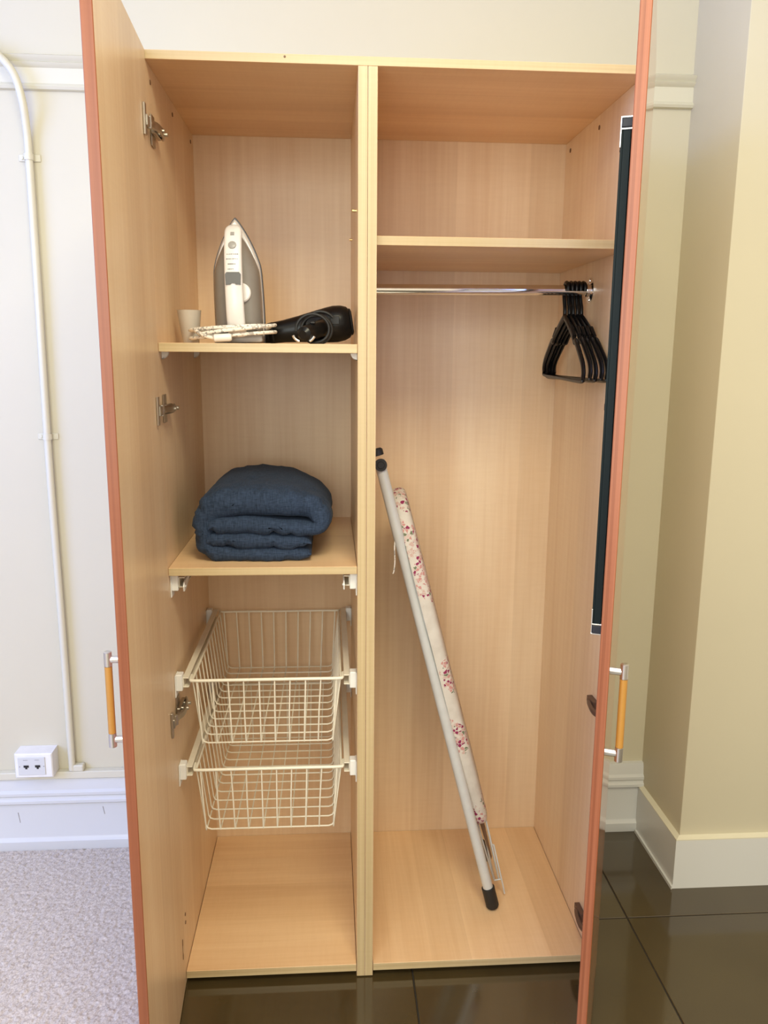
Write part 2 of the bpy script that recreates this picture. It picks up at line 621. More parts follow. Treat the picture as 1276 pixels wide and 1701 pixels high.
# small fittings on the panels
def disc(x, y, z, nx, r, m, name, parent, d=0.0012):
    MB().cyl((x, y, z), (x + nx * d, y, z), r, seg=14).build(name, m, parent, O)


for y, z in ((0.0403, 2.034), (0.2741, 2.037), (0.518, 2.038)):
    disc(0, y, z, 1, 0.0048, M_hole, 'screw_cap', sl)
for y, z in ((0.281, 2.036), (0.5157, 2.039), (0.05, 2.036)):
    disc(XC, y, z, -1, 0.0055, M_hole, 'screw_cap', sr)
for z in (0.176, 0.154):
    disc(0, 0.022, z, 1, 0.0042, M_hole, 'screw_hole', sl)
disc(XA, 0.105, 1.809, -1, 0.0028, M_brass, 'shelf_pin', dl, 0.009)
disc(XA, 0.4365, 1.793, -1, 0.0028, M_brass, 'shelf_pin', dl, 0.007)
MB().cyl((0.270, 0.0003, 2.076), (0.270, -0.0008, 2.076), 0.0022, seg=10).build('nail_hole', M_hole, wd, O)

# concealed hinges: cup plate on the door, cranked arm, mounting plate on the panel
def hinge(x, nx, z, m, dark):
    b = MB()
    s = nx
    b.box(min(x + s * 0.001, x + s * 0.0035), 0.020, z - 0.030, max(x + s * 0.001, x + s * 0.0035), 0.052, z + 0.030, 0.001)       # mounting wings
    b.box(min(x + s * 0.0035, x + s * 0.012), 0.012, z - 0.009, max(x + s * 0.0035, x + s * 0.012), 0.076, z + 0.009, 0.0015)      # mounting body
    arm = [(x + s * 0.013, 0.082, z), (x + s * 0.018, 0.060, z), (x + s * 0.020, 0.030, z), (x + s * 0.018, 0.004, z), (x + s * 0.012, -0.010, z), (x + s * 0.010, -0.026, z)]
    b.tube(catmull(arm, 3), 0.0075, 8, flat=(0.55, 1.15), up=(1, 0, 0))
    b.cyl((x + s * 0.012, 0.062, z), (x + s * 0.027, 0.062, z), 0.0042, seg=10)
    b.cyl((x + s * 0.012, 0.034, z), (x + s * 0.0265, 0.034, z), 0.0042, seg=10)
    b.cyl((x + s * 0.0085, -0.026, z - 0.011), (x + s * 0.0085, -0.026, z + 0.011), 0.0055, seg=10)                              # knuckle
    b.box(min(x + s * 0.004, x + s * 0.0085), -0.060, z - 0.029, max(x + s * 0.004, x + s * 0.0085), -0.047, z + 0.029, 0.001)   # cup flange, edge on
    b.box(min(x + s * 0.004, x + s * 0.011), -0.050, z - 0.010, max(x + s * 0.004, x + s * 0.011), -0.020, z + 0.010, 0.001)
    return b.build('hinge', m, wd, O, 35)


for z in (1.942, 1.388, 0.702):
    hinge(0.0, 1, z, M_nickel, False)

# the two doors, each turning about the inner edge of its side panel
def door(hx, hy, dirx, diry, w, th, inner):
    """local x runs from hinge to free edge, local y=0 is the inner face, inner: +1/-1 the way it faces"""
    z0, z1 = 0.006, ZT
    ya, yb = (-th, 0) if inner > 0 else (0, th)
    b = MB().box(0, ya, z0, w, yb, z1, 0.0012)

    def pick(f):
        if abs(f.normal.y) > 0.9:
            return 0 if f.normal.y * inner > 0 else 2
        return 1
    b.edge_mat(pick)
    o = b.build('door', [M_door, M_cherry, M_cherryface], wd)
    o.location = V((hx, hy, 0)) - O
    o.rotation_euler = (0, 0, math.atan2(diry, dirx))
    out = -inner
    yf = ya if inner > 0 else yb       # outer face
    hxx, za, zb = w - 0.030, 0.842, 1.014
    yo = yf + out * 0.0225
    for zc, up in ((za + 0.013, 1), (zb - 0.013, -1)):
        h = MB()
        h.tube([(hxx, yf, zc + up * 0.001), (hxx, yo, zc + up * 0.001)], 0.0052, 14, flat=(1.0, 1.25), up=(1, 0, 0))
        h.tube([(hxx, yo, zc - 0.013), (hxx, yo, zc - 0.0122), (hxx, yo, zc + 0.0122), (hxx, yo, zc + 0.013)], [0.0055, 0.0067, 0.0067, 0.0055], 18)
        tag(h.build('handle_post', M_satin, o, smooth=35), 'chrome post of the door handle')
    tag(MB().cyl((hxx, yo, za + 0.026), (hxx, yo, zb - 0.026), 0.0064, seg=18).build('handle_grip', M_amber, o, smooth=40), 'amber wooden grip of the door handle')
    return o, yf


aL = R(2.89)
door_l, _ = door(0.0005, -0.0015, math.sin(aL), -math.cos(aL), 0.450, 0.0181, 1)
aR = R(21.83)
door_r, yfr = door(0.996, -0.0015, -math.sin(aR), -math.cos(aR), 0.570, 0.0172, -1)
# vacant hinge slot low on the left door
MB().box(0.030, 0, 0.098, 0.034, 0.0012, 0.112).box(0.031, 0, 0.112, 0.033, 0.0008, 0.134).box(0.030, 0, 0.134, 0.034, 0.0012, 0.150).build('hinge_mark', M_hole, door_l)
# mirror on the inside of the right door
mz0, mz1 = 1.045, 1.858
fm = MB()
fm.box(0.13, -0.0150, mz0 + 0.016, 0.500, -0.004, mz1 - 0.016, 0.0005)
for a0, a1, c0, c1 in ((0.13, 0.145, mz0 + 0.016, mz1 - 0.016), (0.478, 0.500, mz0 + 0.016, mz1 - 0.016), (0.145, 0.478, mz0 + 0.016, mz0 + 0.034), (0.145, 0.478, mz1 - 0.034, mz1 - 0.016)):
    fm.box(a0, -0.0185, c0, a1, -0.0150, c1, 0.0004)
fr = tag(fm.build('mirror_frame', M_glassedge, door_r), 'dark green black mirror frame')
MB().box(0.1455, -0.0156, mz0 + 0.0345, 0.4775, -0.0149, mz1 - 0.0345).build('mirror', M_mirror, fr)
for zc, s in ((mz1, -1), (mz0, 1)):
    c = MB()
    def zbox(y0, y1, a, b_):
        c.box(0.125, y0, min(zc + s * a, zc + s * b_), 0.502, y1, max(zc + s * a, zc + s * b_), 0.0004)
    zbox(-0.0195, -0.0005, 0.0, 0.0025)
    zbox(-0.0195, -0.0005, 0.0165, 0.0190)
    zbox(-0.0195, -0.0175, 0.0025, 0.044)
    c.build('mirror_channel', M_satin, door_r)
    MB().box(0.127, -0.0172, min(zc + s * 0.003, zc + s * 0.016), 0.5035, -0.002, max(zc + s * 0.003, zc + s * 0.016), 0.001).build('channel_end_cap', M_rubber, door_r)
# hinges of the right door show only their dark ends
for z in (0.677, 0.103, 1.388, 1.942):
    b = MB()
    b.prism([(XC, 0.094, z + 0.010), (XC, 0.094, z - 0.004), (XC, 0.045, z - 0.012), (XC, 0.045, z + 0.012)], (-0.013, 0, 0))
    b.tube(catmull([(XC - 0.010, 0.080, z), (XC - 0.015, 0.060, z), (XC - 0.019, 0.020, z), (XC - 0.013, -0.006, z), (XC - 0.020, -0.030, z)], 3), 0.007, 8)
    b.build('hinge', M_bronze, wd, O, 35)

# chrome clothes rail
RY, RZ = 0.280, 1.663
MB().cyl((XB + 0.001, RY, RZ - 0.004), (XC - 0.001, RY, RZ), 0.0123, seg=28).build('clothes_rail', M_chrome, wd, O, 40)
for x, s, z in ((XB, 1, RZ - 0.004), (XC, -1, RZ)):
    b = MB()
    b.tube([(x, RY, z), (x + s * 0.003, RY, z), (x + s * 0.005, RY, z), (x + s * 0.012, RY, z)], [0.030, 0.030, 0.0165, 0.0155], 26)
    for dz in (0.0235, -0.0235):
        b.cyl((x + s * 0.003, RY, z + dz), (x + s * 0.0055, RY, z + dz), 0.004, seg=10)
    b.build('rail_flange', M_chrome, wd, O, 40)

# white basket runners: front and rear brackets with a channel between
def runner(zc, side):
    x = 0.0 if side == 0 else XA
    s = 1 if side == 0 else -1
    def bx(b, a0, a1, y0, y1, z0, z1, bev=0.0012):
        b.box(min(x + s * a0, x + s * a1), y0, z0, max(x + s * a0, x + s * a1), y1, z1, bev)
    ch = MB()
    bx(ch, 0.016, 0.0185, 0.03, 0.535, zc - 0.010, zc + 0.011, 0.0005)
    bx(ch, 0.016, 0.030, 0.03, 0.535, zc - 0.012, zc - 0.0095, 0.0005)
    bx(ch, 0.016, 0.030, 0.03, 0.535, zc + 0.0095, zc + 0.012, 0.0005)
    o = ch.build('runner', M_rail, wd, O)
    for y0, y1 in ((0.022, 0.046), (0.500, 0.522)):
        b = MB()
        bx(b, 0.0005, 0.0028, y0 - 0.004, y1 + 0.004, zc - 0.032, zc + 0.020, 0.0006)
        bx(b, 0.002, 0.0165, y0, y1, zc - 0.018, zc + 0.021, 0.0016)
        b.build('runner_bracket', M_whitep, o, O)
    return o


RZS = (0.766, 0.546)
for z in RZS:
    for s in (0, 1):
        runner(z, s)
# an empty third pair under the lower shelf
for s in (0, 1):
    o = runner(SH1 - 0.0175 - 0.022, s)
    x = 0.0 if s == 0 else XA
    d = 1 if s == 0 else -1
    b = MB().prism([(x + d * 0.031, 0.05, 0.987), (x + d * 0.031, 0.022, 0.985), (x + d * 0.031, 0.018, 0.996), (x + d * 0.031, 0.026, 1.005), (x + d * 0.031, 0.09, 1.012), (x + d * 0.031, 0.09, 1.003)], (-d * 0.003, 0, 0))
    b.cyl((x + d * 0.031, 0.030, 0.995), (x + d * 0.033, 0.030, 0.995), 0.003, seg=10)
    b.build('runner_stop', M_whitep, o, O)

# ------------------------------------------------------------------ wire baskets
def basket(origin, label):
    """rim at local z=0; front at y=0.03"""
    root = thing('wire_basket', origin, label, 'basket', 'wire baskets on the runners')
    def put(b, name, lab=None):
        o = b.build(name, M_cream, root, (0, 0, 0), 60)
        if lab:
            tag(o, lab)
        return o
    x0, x1, ya, yb = 0.0375, 0.3765, 0.030, 0.520
    xb0, xb1, zb, yfb = 0.0560, 0.3580, -0.160, 0.036
    # rim: heavy front bar reaching over to both brackets, bent back along the runners
    rim = [(x0 - 0.006, ya + 0.03, 0.001), (x0 - 0.004, ya + 0.004, 0.001), (x0 + 0.008, ya, 0), (0.12, ya, 0), (0.29, ya, 0), (x1 - 0.008, ya, 0), (x1 + 0.004, ya + 0.004, 0.001), (x1 + 0.006, ya + 0.03, 0.001)]
    put(MB().tube(catmull(rim, 4), 0.0038, 10), 'front_bar', 'thick cream front bar')
    loop = [(x0, ya + 0.006, 0), (x0, 0.2, 0), (x0, yb - 0.02, 0.003), (x0 + 0.012, yb, 0.004), (0.2, yb, 0.004), (x1 - 0.012, yb, 0.004), (x1, yb - 0.02, 0.003), (x1, 0.2, 0), (x1, ya + 0.006, 0)]
    put(MB().tube(catmull(loop, 4), 0.0030, 8), 'rim')
    rw = 0.0019
    def r_corner(A, B, C, r=0.012):
        A, B, C = V(A), V(B), V(C)
        d1, d2 = (A - B).normalized() * r, (C - B).normalized() * r
        return [B + d1, B + d1 * 0.35 + d2 * 0.35 - (d1 + d2) * 0.08, B + d2]
    n = 10
    for i in range(n):
        t = i / (n - 1)
        xt = x0 + 0.010 + (x1 - x0 - 0.020) * t
        xb = xb0 + (xb1 - xb0) * t
        jit = random.uniform(-0.0012, 0.0012)
        P = [(xt, ya, 0), (xb + jit, yfb, zb), (xb, yb - 0.010, zb - 0.006), (xt, yb, 0.004)]
        pts = [P[0]] + [V(P[0]).lerp(V(P[1]), 0.5) + V((jit, 0, 0))] + r_corner(P[0], P[1], P[2], 0.005) + [V(P[1]).lerp(V(P[2]), 0.5)] + r_corner(P[1], P[2], P[3]) + [P[3]]
        put(MB().tube(pts, rw, 6), 'wire')
    m = 12
    for j in range(m):
        t = j / (m - 1)
        y = yfb + (yb - 0.012 - yfb) * t
        zz = zb + 0.0037 - 0.006 * t
        zr = 0.004 * t
        P = [(x0, y + 0.002, zr), (xb0, y, zz), (xb1, y, zz), (x1, y + 0.002, zr)]
        pts = [P[0]] + r_corner(P[0], P[1], P[2]) + r_corner(P[1], P[2], P[3]) + [P[3]]
        put(MB().tube(pts, rw, 6), 'wire')
    return root


bk1 = basket((0, 0, 0.770), 'upper cream wire basket on white runners, directly under the empty bracket pair')
bk2 = copy_tree(bk1)
bk2.location = (0.0006, 0.0, 0.548)
bk2['label'] = 'lower cream wire basket hanging over the bare wardrobe floor'

# ------------------------------------------------------------------ ironing board
def ironing_board():
    root = thing('ironing_board', (0.784, 0.20, ZB), 'folded floral ironing board leaning on end in right half of wardrobe', 'ironing board')
    OR = V((0.784, 0.20, ZB))
    u = V((-0.256, 0, 0.967)).normalized()
    w = V((0.062, 0.998, 0))
    w = (w - u * w.dot(u)).normalized()
    n = w.cross(u).normalized()      # to the right, the ironing side
    if n.x < 0:
        n = -n
    B0 = V((0.757, 0.205, 0.268))
    def P(a, b, c):
        return B0 + u * a + w * b + n * c
    L, WD = 0.920, 0.30
    half = [(0.0, 0.020), (0.006, 0.006), (0.02, 0.0), (0.25, 0.0), (0.60, 0.0), (0.72, 0.006), (0.80, 0.022), (0.86, 0.046), (0.897, 0.076), (0.914, 0.108), (L, 0.15)]
    out = [(a, b) for a, b in half] + [(a, WD - b) for a, b in half[::-1][1:]]
    def ringat(c, ins):
        r = []
        for a, b in out:
            aa = ins + a * (L - 2 * ins) / L
            bb = WD / 2 + (b - WD / 2) * (1 - 2 * ins / WD)
            r.append(P(aa, bb, c))
        return r
    b = MB().rings([ringat(-0.010, 0.004), ringat(-0.013, 0.0), ringat(0.004, -0.001), ringat(0.013, 0.002), ringat(0.018, 0.009), ringat(0.020, 0.02)])
    tag(b.build('cover', M_floral, root, OR, 50), 'cream cotton cover with sprays of pink roses')
    MB().rings([ringat(-0.0165, 0.012), ringat(-0.0105, 0.010)]).build('deck', M_tube, root, OR)
    # legs: two white tubes folded along the underside
    f0, f1 = V((0.7885, 0.184, ZB + 0.0045)), V((0.4685, 0.252, 1.277))
    d = (f1 - f0).normalized()
    for k, off in enumerate((V((0, 0, 0)), w * 0.20)):
        a0, a1 = f0 + off, (f1 + off if k == 0 else f0 + off + d * 0.93)
        lg = MB().tube([a0 + d * 0.05, a0.lerp(a1, 0.5), a1 - d * 0.03], 0.0138, 18).build('leg', M_tube, root, OR, 40)
        MB().tube([a0 + d * 0.001, a0 + d * 0.006, a0 + d * 0.060, a0 + d * 0.061], [0.0150, 0.0176, 0.0176, 0.0145], 18).build('foot_cap', M_rubber, lg, OR, 40)
        MB().tube([a1 - d * 0.018, a1 - d * 0.017, a1 - d * 0.004, a1], [0.0135, 0.0150, 0.0150, 0.011], 18).build('foot_cap', M_rubber, lg, OR, 40)
    # pivot disc that shows beside the divider
    pv = f1 - d * 0.040 + V((0.0005, -0.0145, 0))
    MB().tube([pv + V((0, 0.002, 0)), pv + V((0, -0.004, 0))], 0.0155, 20).tube([pv + V((0, -0.004, 0)), pv + V((0, -0.006, 0))], [0.009, 0.008], 16).build('pivot', M_rubber, root, OR, 35)
    MB().tube([f0 + w * 0.015 + d * 0.75, f0 + w * 0.19 + d * 0.75], 0.008, 12).build('cross_tube', M_tube, root, OR, 40)
    # wire iron rest at the heel, doubled over, with a dark pad between
    r = MB()
    for c in (-0.0125, 0.0125):
        pts = [P(0.02, 0.03, c), P(-0.06, 0.03, c * 0.9), P(-0.185, 0.03, c * 0.55), P(-0.192, 0.035, c * 0.5), P(-0.192, 0.20, c * 0.5), P(-0.185, 0.21, c * 0.55), P(0.02, 0.21, c)]
        r.tube(pts, 0.0026, 8)
    r.tube([P(-0.08, 0.03, 0.0125), P(-0.082, 0.03, 0.016), P(-0.205, 0.028, 0.0135), P(-0.234, 0.026, 0.012)], 0.0022, 8)
    r.tube([P(-0.190, 0.03, -0.007), P(-0.190, 0.03, 0.014)], 0.0021, 8)
    r.build('iron_rest', M_tube, root, OR, 50)
    MB().prism([P(-0.003, 0.03, -0.006), P(-0.003, 0.03, 0.004), P(-0.115, 0.03, 0.0035), P(-0.125, 0.03, -0.0005)], w * 0.17).build('rest_pad', M_hole, root, OR)
    MB().tube(catmull([(0.5185, 0.236, 1.065), (0.5150, 0.235, 1.032), (0.5162, 0.235, 0.995), (0.5140, 0.235, 0.968), (0.5115, 0.235, 0.962)], 4), 0.0017, 6).build('tie_cord', M_cord, root, OR)


ironing_board()

# ------------------------------------------------------------------ clothes hangers
def hanger_proto():
    root = thing('clothes_hanger', (0, 0, 0), 'x', 'hanger', 'black hangers bunched on the rail')
    rr = 0.0168
    hk = [(0, -rr, -0.004), (0, -rr * 0.92, 0.010)]
    hk += [(0, -rr * math.cos(a) * 1.0, rr * math.sin(a)) for a in [R(60), R(90), R(120), R(150), R(180)]]
    hk += [(0, rr * 0.95, -0.012), (0, 0.010, -0.028), (0, 0.002, -0.046), (0, 0, -0.070)]
    b = MB().tube(catmull(hk, 4), 0.0050, 8, flat=(1.0, 1.0), up=(1, 0, 0))
    b.build('hook', M_black, root, smooth=50)
    sh = MB()
    zt = -0.064
    for s in (1, -1):
        pts = [(0, 0, zt), (0, s * 0.030, zt - 0.014), (0, s * 0.085, zt - 0.046), (0, s * 0.100, zt - 0.060), (0, s * 0.112, zt - 0.060), (0, s * 0.150, zt - 0.088), (0, s * 0.176, zt - 0.110), (0, s * 0.186, zt - 0.130), (0, s * 0.182, zt - 0.143)]
        sh.tube(catmull(pts, 3), [0.0064] * 25, 8, flat=(0.72, 1.35), up=(1, 0, 0))
        sh.tube([(0, s * 0.070, zt - 0.028), (0, s * 0.094, zt - 0.048)], 0.0052, 8)   # notch lip
    sh.build('shoulder', M_black, root, smooth=50)
    MB().tube(catmull([(0, -0.182, zt - 0.143), (0, -0.168, zt - 0.150), (0, 0, zt - 0.150), (0, 0.168, zt - 0.150), (0, 0.182, zt - 0.143)], 5), 0.0042, 8).build('bar', M_black, root, smooth=50)
    return root


hp = hanger_proto()
hang_spec = [(0.9340, -1.0, 1.0, 'leftmost black plastic hanger of the bunch on the chrome rail'),
             (0.9445, 0.2, -0.6, 'second black plastic hanger from the left on the chrome rail'),
             (0.9548, 1.2, 0.4, 'middle black plastic hanger of the five on the chrome rail'),
             (0.9650, 2.2, -0.3, 'second black plastic hanger from the right side panel'),
             (0.9752, 3.2, 0.3, 'rightmost black plastic hanger, nearest the rail flange')]
for i, (x, a, b_, lab) in enumerate(hang_spec):
    o = hp if i == 0 else copy_tree(hp)
    o.location = (x, RY, RZ + 0.0008)
    o.rotation_euler = (R(b_), 0, R(a))
    o['label'] = lab

# ------------------------------------------------------------------ steam iron standing on its heel
def iron():
    C0 = V((0.1560, 0.150, SH2 + 0.0014))
    root = thing('steam_iron', C0, 'grey and white steam iron standing on its heel on the upper left shelf', 'iron')
    root.rotation_euler = (0, R(-1.6), 0)
    tab = [(0.000, 0.0545), (0.045, 0.0560), (0.075, 0.0560), (0.117, 0.0552), (0.160, 0.0530), (0.185, 0.0468), (0.214, 0.0355), (0.240, 0.0225), (0.256, 0.0125), (0.266, 0.0055), (0.2715, 0.0)]
    fine = catmull([(w_, 0, z_) for z_, w_ in tab], 3)
    zc = 0.095
    def ring(y, sx, sz, z0=0.0, dz=0.0):
        pts = [V((p.x * sx, y, max(z0, zc + (p.z - zc) * sz) + dz)) for p in fine]
        return pts + [V((-p.x, p.y, p.z)) for p in pts[::-1][1:]]
    MB().rings([ring(0.013, 0.96, 0.985), ring(0.012, 1.0, 1.0), ring(0.004, 1.0, 1.0), ring(0.002, 0.985, 0.992)]).build('soleplate', M_soleedge, root, smooth=35)
    MB().rings([ring(0.002, 0.955, 0.972, 0.004), ring(-0.006, 0.94, 0.968, 0.004), ring(-0.014, 0.88, 0.93, 0.004)]).build('skirt', M_ironwhite, root, smooth=35)
    MB().rings([ring(-0.010, 0.93, 0.86, 0.012), ring(-0.024, 0.92, 0.84, 0.012), ring(-0.042, 0.82, 0.77, 0.014), ring(-0.054, 0.66, 0.66, 0.016), ring(-0.058, 0.50, 0.54, 0.02)]).build('body', M_irongrey, root, smooth=40)
    # rear block it stands on
    MB().box(-0.052, -0.072, 0.0, 0.054, 0.0, 0.017, 0.006, seg=2).build('heel', M_mid, root, smooth=40)
    path = [(0, -0.020, 0.242), (0, -0.040, 0.236), (0, -0.060, 0.214), (0, -0.076, 0.180), (0, -0.086, 0.140), (0, -0.090, 0.100), (0, -0.088, 0.062), (0, -0.078, 0.034), (0, -0.058, 0.016), (0, -0.030, 0.010)]
    P = catmull(path, 4)
    wd_ = []
    rings = []
    m = len(P)
    for i, p in enumerate(P):
        t = (P[min(i + 1, m - 1)] - P[max(i - 1, 0)]).normalized()
        nrm = t.cross(V((1, 0, 0))).normalized()
        k = i / (m - 1)
        hw = 0.0185 * min(1.0, 0.45 + k * 4.5) + 0.0015 * k
        ht = 0.011
        rg = []
        for q in range(16):
            a = 2 * PI * q / 16
            ca, sa = math.cos(a), math.sin(a)
            rg.append(p + V((1, 0, 0)) * hw * math.copysign(abs(ca) ** 0.55, ca) + nrm * ht * math.copysign(abs(sa) ** 0.7, sa))
        rings.append(rg)
    MB().rings(rings).build('handle', M_ironwhite, root, smooth=50)
    def on_handle(z, out=0.0115):
        best = min(P, key=lambda p: abs(p.z - z) + (10 if p.y > -0.05 and z < 0.2 else 0))
        i = P.index(best)
        t = (P[min(i + 1, m - 1)] - P[max(i - 1, 0)]).normalized()
        nn = t.cross(V((1, 0, 0))).normalized()
        if nn.y > 0:
            nn = -nn
        return best + nn * out, nn, t
    c, nn, t = on_handle(0.127)
    b = MB()
    sx = V((1, 0, 0))
    t = -t if t.z < 0 else t
    poly = [c + sx * x + t * z for x, z in ((-0.0155, -0.011), (-0.006, -0.011), (-0.003, -0.0085), (0.003, -0.0085), (0.006, -0.011), (0.0155, -0.011), (0.0165, 0.010), (0.013, 0.0145), (-0.013, 0.0145), (-0.0165, 0.010))]
    b.prism([q - nn * 0.004 for q in poly], nn * 0.0056)
    b.build('thumb_button', M_irondark, root)
    c, nn, t = on_handle(0.199)
    MB().tube([c - nn * 0.003, c + nn * 0.001, c + nn * 0.002], [0.0085, 0.0085, 0.007], 20).build('spray_button', M_mid, root, smooth=35)
    c, nn, t = on_handle(0.2195)
    MB().prism([c - nn * 0.003 + sx * x + t * z for x, z in ((-0.004, -0.004), (0.004, -0.004), (0.004, 0.004), (-0.004, 0.004))], nn * 0.0042).build('steam_button', M_mid, root)
    # printed lines below the buttons (too small to read)
    b = MB()
    for z, a0, a1 in ((0.1835, -0.012, 0.012), (0.168, -0.013, 0.011), (0.1625, -0.009, 0.006), (0.157, -0.010, -0.001), (0.151, -0.010, 0.002)):
        c, nn, t = on_handle(z, 0.0106)
        k = a0
        while k < a1:
            l = random.uniform(0.0012, 0.003)
            b.prism([c + sx * k + t * -0.0008, c + sx * (k + l) + t * -0.0008, c + sx * (k + l) + t * 0.0008, c + sx * k + t * 0.0008], nn * 0.0006)
            k += l + 0.0012
    b.build('print', M_irondark, root)
    MB().tube([(0.012, -0.054, 0.106), (0.012, -0.064, 0.106), (0.012, -0.066, 0.106)], [0.021, 0.0205, 0.018], 28).build('temperature_dial', M_ironwhite, root, smooth=35)
    # braided cord wound round the heel
    pts = []
    N = 100
    for i in range(N + 1):
        a = -2.3 + i / N * 2 * PI * 2.75
        k = i / N
        rx = 0.084 + 0.006 * math.sin(3 * k * PI)
        ry = 0.072 + 0.004 * math.cos(5 * k)
        pts.append((-0.010 + rx * math.cos(a) + (-0.012 if math.cos(a) < 0 else 0), -0.030 - ry * (-math.sin(a)) * 1.0, 0.026 + 0.010 * math.sin(a * 0.36 + 0.6) + 0.006 * math.cos(a)))
    cord = MB().tube(pts, 0.0040, 8)
    cord.tube(catmull([(-0.092, -0.055, 0.030), (-0.085, -0.085, 0.026), (-0.066, -0.104, 0.016), (-0.046, -0.110, 0.011), (-0.030, -0.110, 0.0095)], 4), 0.0042, 8)
    cord.build('cord', M_cord, root, smooth=60)
    MB().tube([(-0.046, -0.112, 0.0105), (-0.044, -0.112, 0.0105), (-0.012, -0.112, 0.0115), (-0.008, -0.112, 0.0115)], [0.006, 0.0085, 0.0085, 0.006], 12).build('plug', M_whitep, root, smooth=40)


iron()

# measuring cup: thin frosted wall with a small pouring lip
def cup():
    c = V((0.0415, 0.165, SH2))
    root = thing('measuring_cup', c, 'small frosted plastic measuring cup left of the iron', 'cup')
    prof_o = [(0.0, 0.0165), (0.002, 0.0180), (0.072, 0.0245), (0.0735, 0.0250)]
    prof_i = [(0.0735, 0.0236), (0.071, 0.0230), (0.004, 0.0165), (0.003, 0.0)]
    rings = []
    for h, r in prof_o + prof_i:
        rg = []
        for k in range(36):
            a = 2 * PI * k / 36
            lip = 0.0045 * max(0.0, h - 0.055) / 0.0185 * max(0.0, math.cos(a - PI)) ** 10
            rg.append((max(r, 1e-4) * math.cos(a) - lip, max(r, 1e-4) * math.sin(a), h))
        rings.append(rg)
    MB().rings(rings).build('body', M_frost, root, smooth=50)


cup()

# ------------------------------------------------------------------ hair dryer lying on the shelf
def dryer():
    c = V((0.30, 0.200, SH2))
    root = thing('hair_dryer', c, 'black hair dryer lying on its side right of the iron', 'hair dryer')
    N0, N1 = V((-0.088, 0.0, 0.0245)), V((0.106, 0.0, 0.0535))
    ax = N1 - N0
    L = ax.length
    axn = ax.normalized()
    prof = [(0.0, 0.0), (0.0, 0.020), (0.004, 0.0235), (0.040, 0.0255), (0.075, 0.0300), (0.110, 0.0355), (0.140, 0.0400), (0.158, 0.0418), (0.176, 0.0400), (0.188, 0.0355), (0.193, 0.0300)]
    MB().lathe(prof, N0, axn, 32).build('body', M_black, root, smooth=40)
    MB().lathe([(0.1935, 0.031), (0.1965, 0.0295), (0.1985, 0.024), (0.1990, 0.0)], N0, axn, 32).build('intake_grille', M_rubber, root, smooth=40)
    MB().lathe([(-0.012, 0.015), (-0.010, 0.0205), (0.004, 0.0228), (0.014, 0.0245)], N0 + axn * 0.0, axn, 28).build('nozzle', M_rubber, root, smooth=40)
    # handle, swung towards the viewer
    h0 = N0 + axn * 0.135 + V((0, -0.030, -0.004))
    h1 = V((0.000, -0.130, 0.021))
    hd = MB().tube([h0, h0.lerp(h1, 0.3), h0.lerp(h1, 0.8), h1, h1 + (h1 - h0).normalized() * 0.007], [0.021, 0.0185, 0.0175, 0.0165, 0.009], 20).build('handle', M_black, root, smooth=40)
    q = h0.lerp(h1, 0.6)
    MB().box(q.x - 0.006, q.y - 0.016, q.z + 0.015, q.x + 0.006, q.y + 0.016, q.z + 0.021, 0.002).build('switch', M_rubber, hd, smooth=40)
    e = h1 + (h1 - h0).normalized() * 0.002
    arc = MB()
    for a0, a1 in ((195, 245), (300, 345)):
        arc.tube([e + V((0.024 * math.cos(R(a)), 0.004, 0.020 * math.sin(R(a)) + 0.003)) for a in range(a0, a1 + 1, 10)], 0.0030, 8)
    arc.build('cord_clip', M_satin, root, smooth=40)
    pts = []
    for i in range(91):
        a = R(40) + i / 90 * 2 * PI * 3.4
        rr = 0.033 + 0.004 * math.sin(a * 0.7)
        ctr = h0.lerp(h1, 0.25 + 0.45 * i / 90)
        pts.append((ctr.x + 0.002 + rr * math.cos(a), ctr.y, max(0.0036, ctr.z + 0.004 + rr * math.sin(a) * 0.92)))
    MB().tube(pts, 0.0033, 8).build('cord', M_rubber, root, smooth=60)
    # flat badge patch on the barrel (blank)
    pc = N0 + axn * 0.150
    MB().box(pc.x - 0.004, -0.0425, pc.z - 0.001, pc.x + 0.017, -0.037, pc.z + 0.017, 0.001).build('badge', M_rubber, root)


dryer()

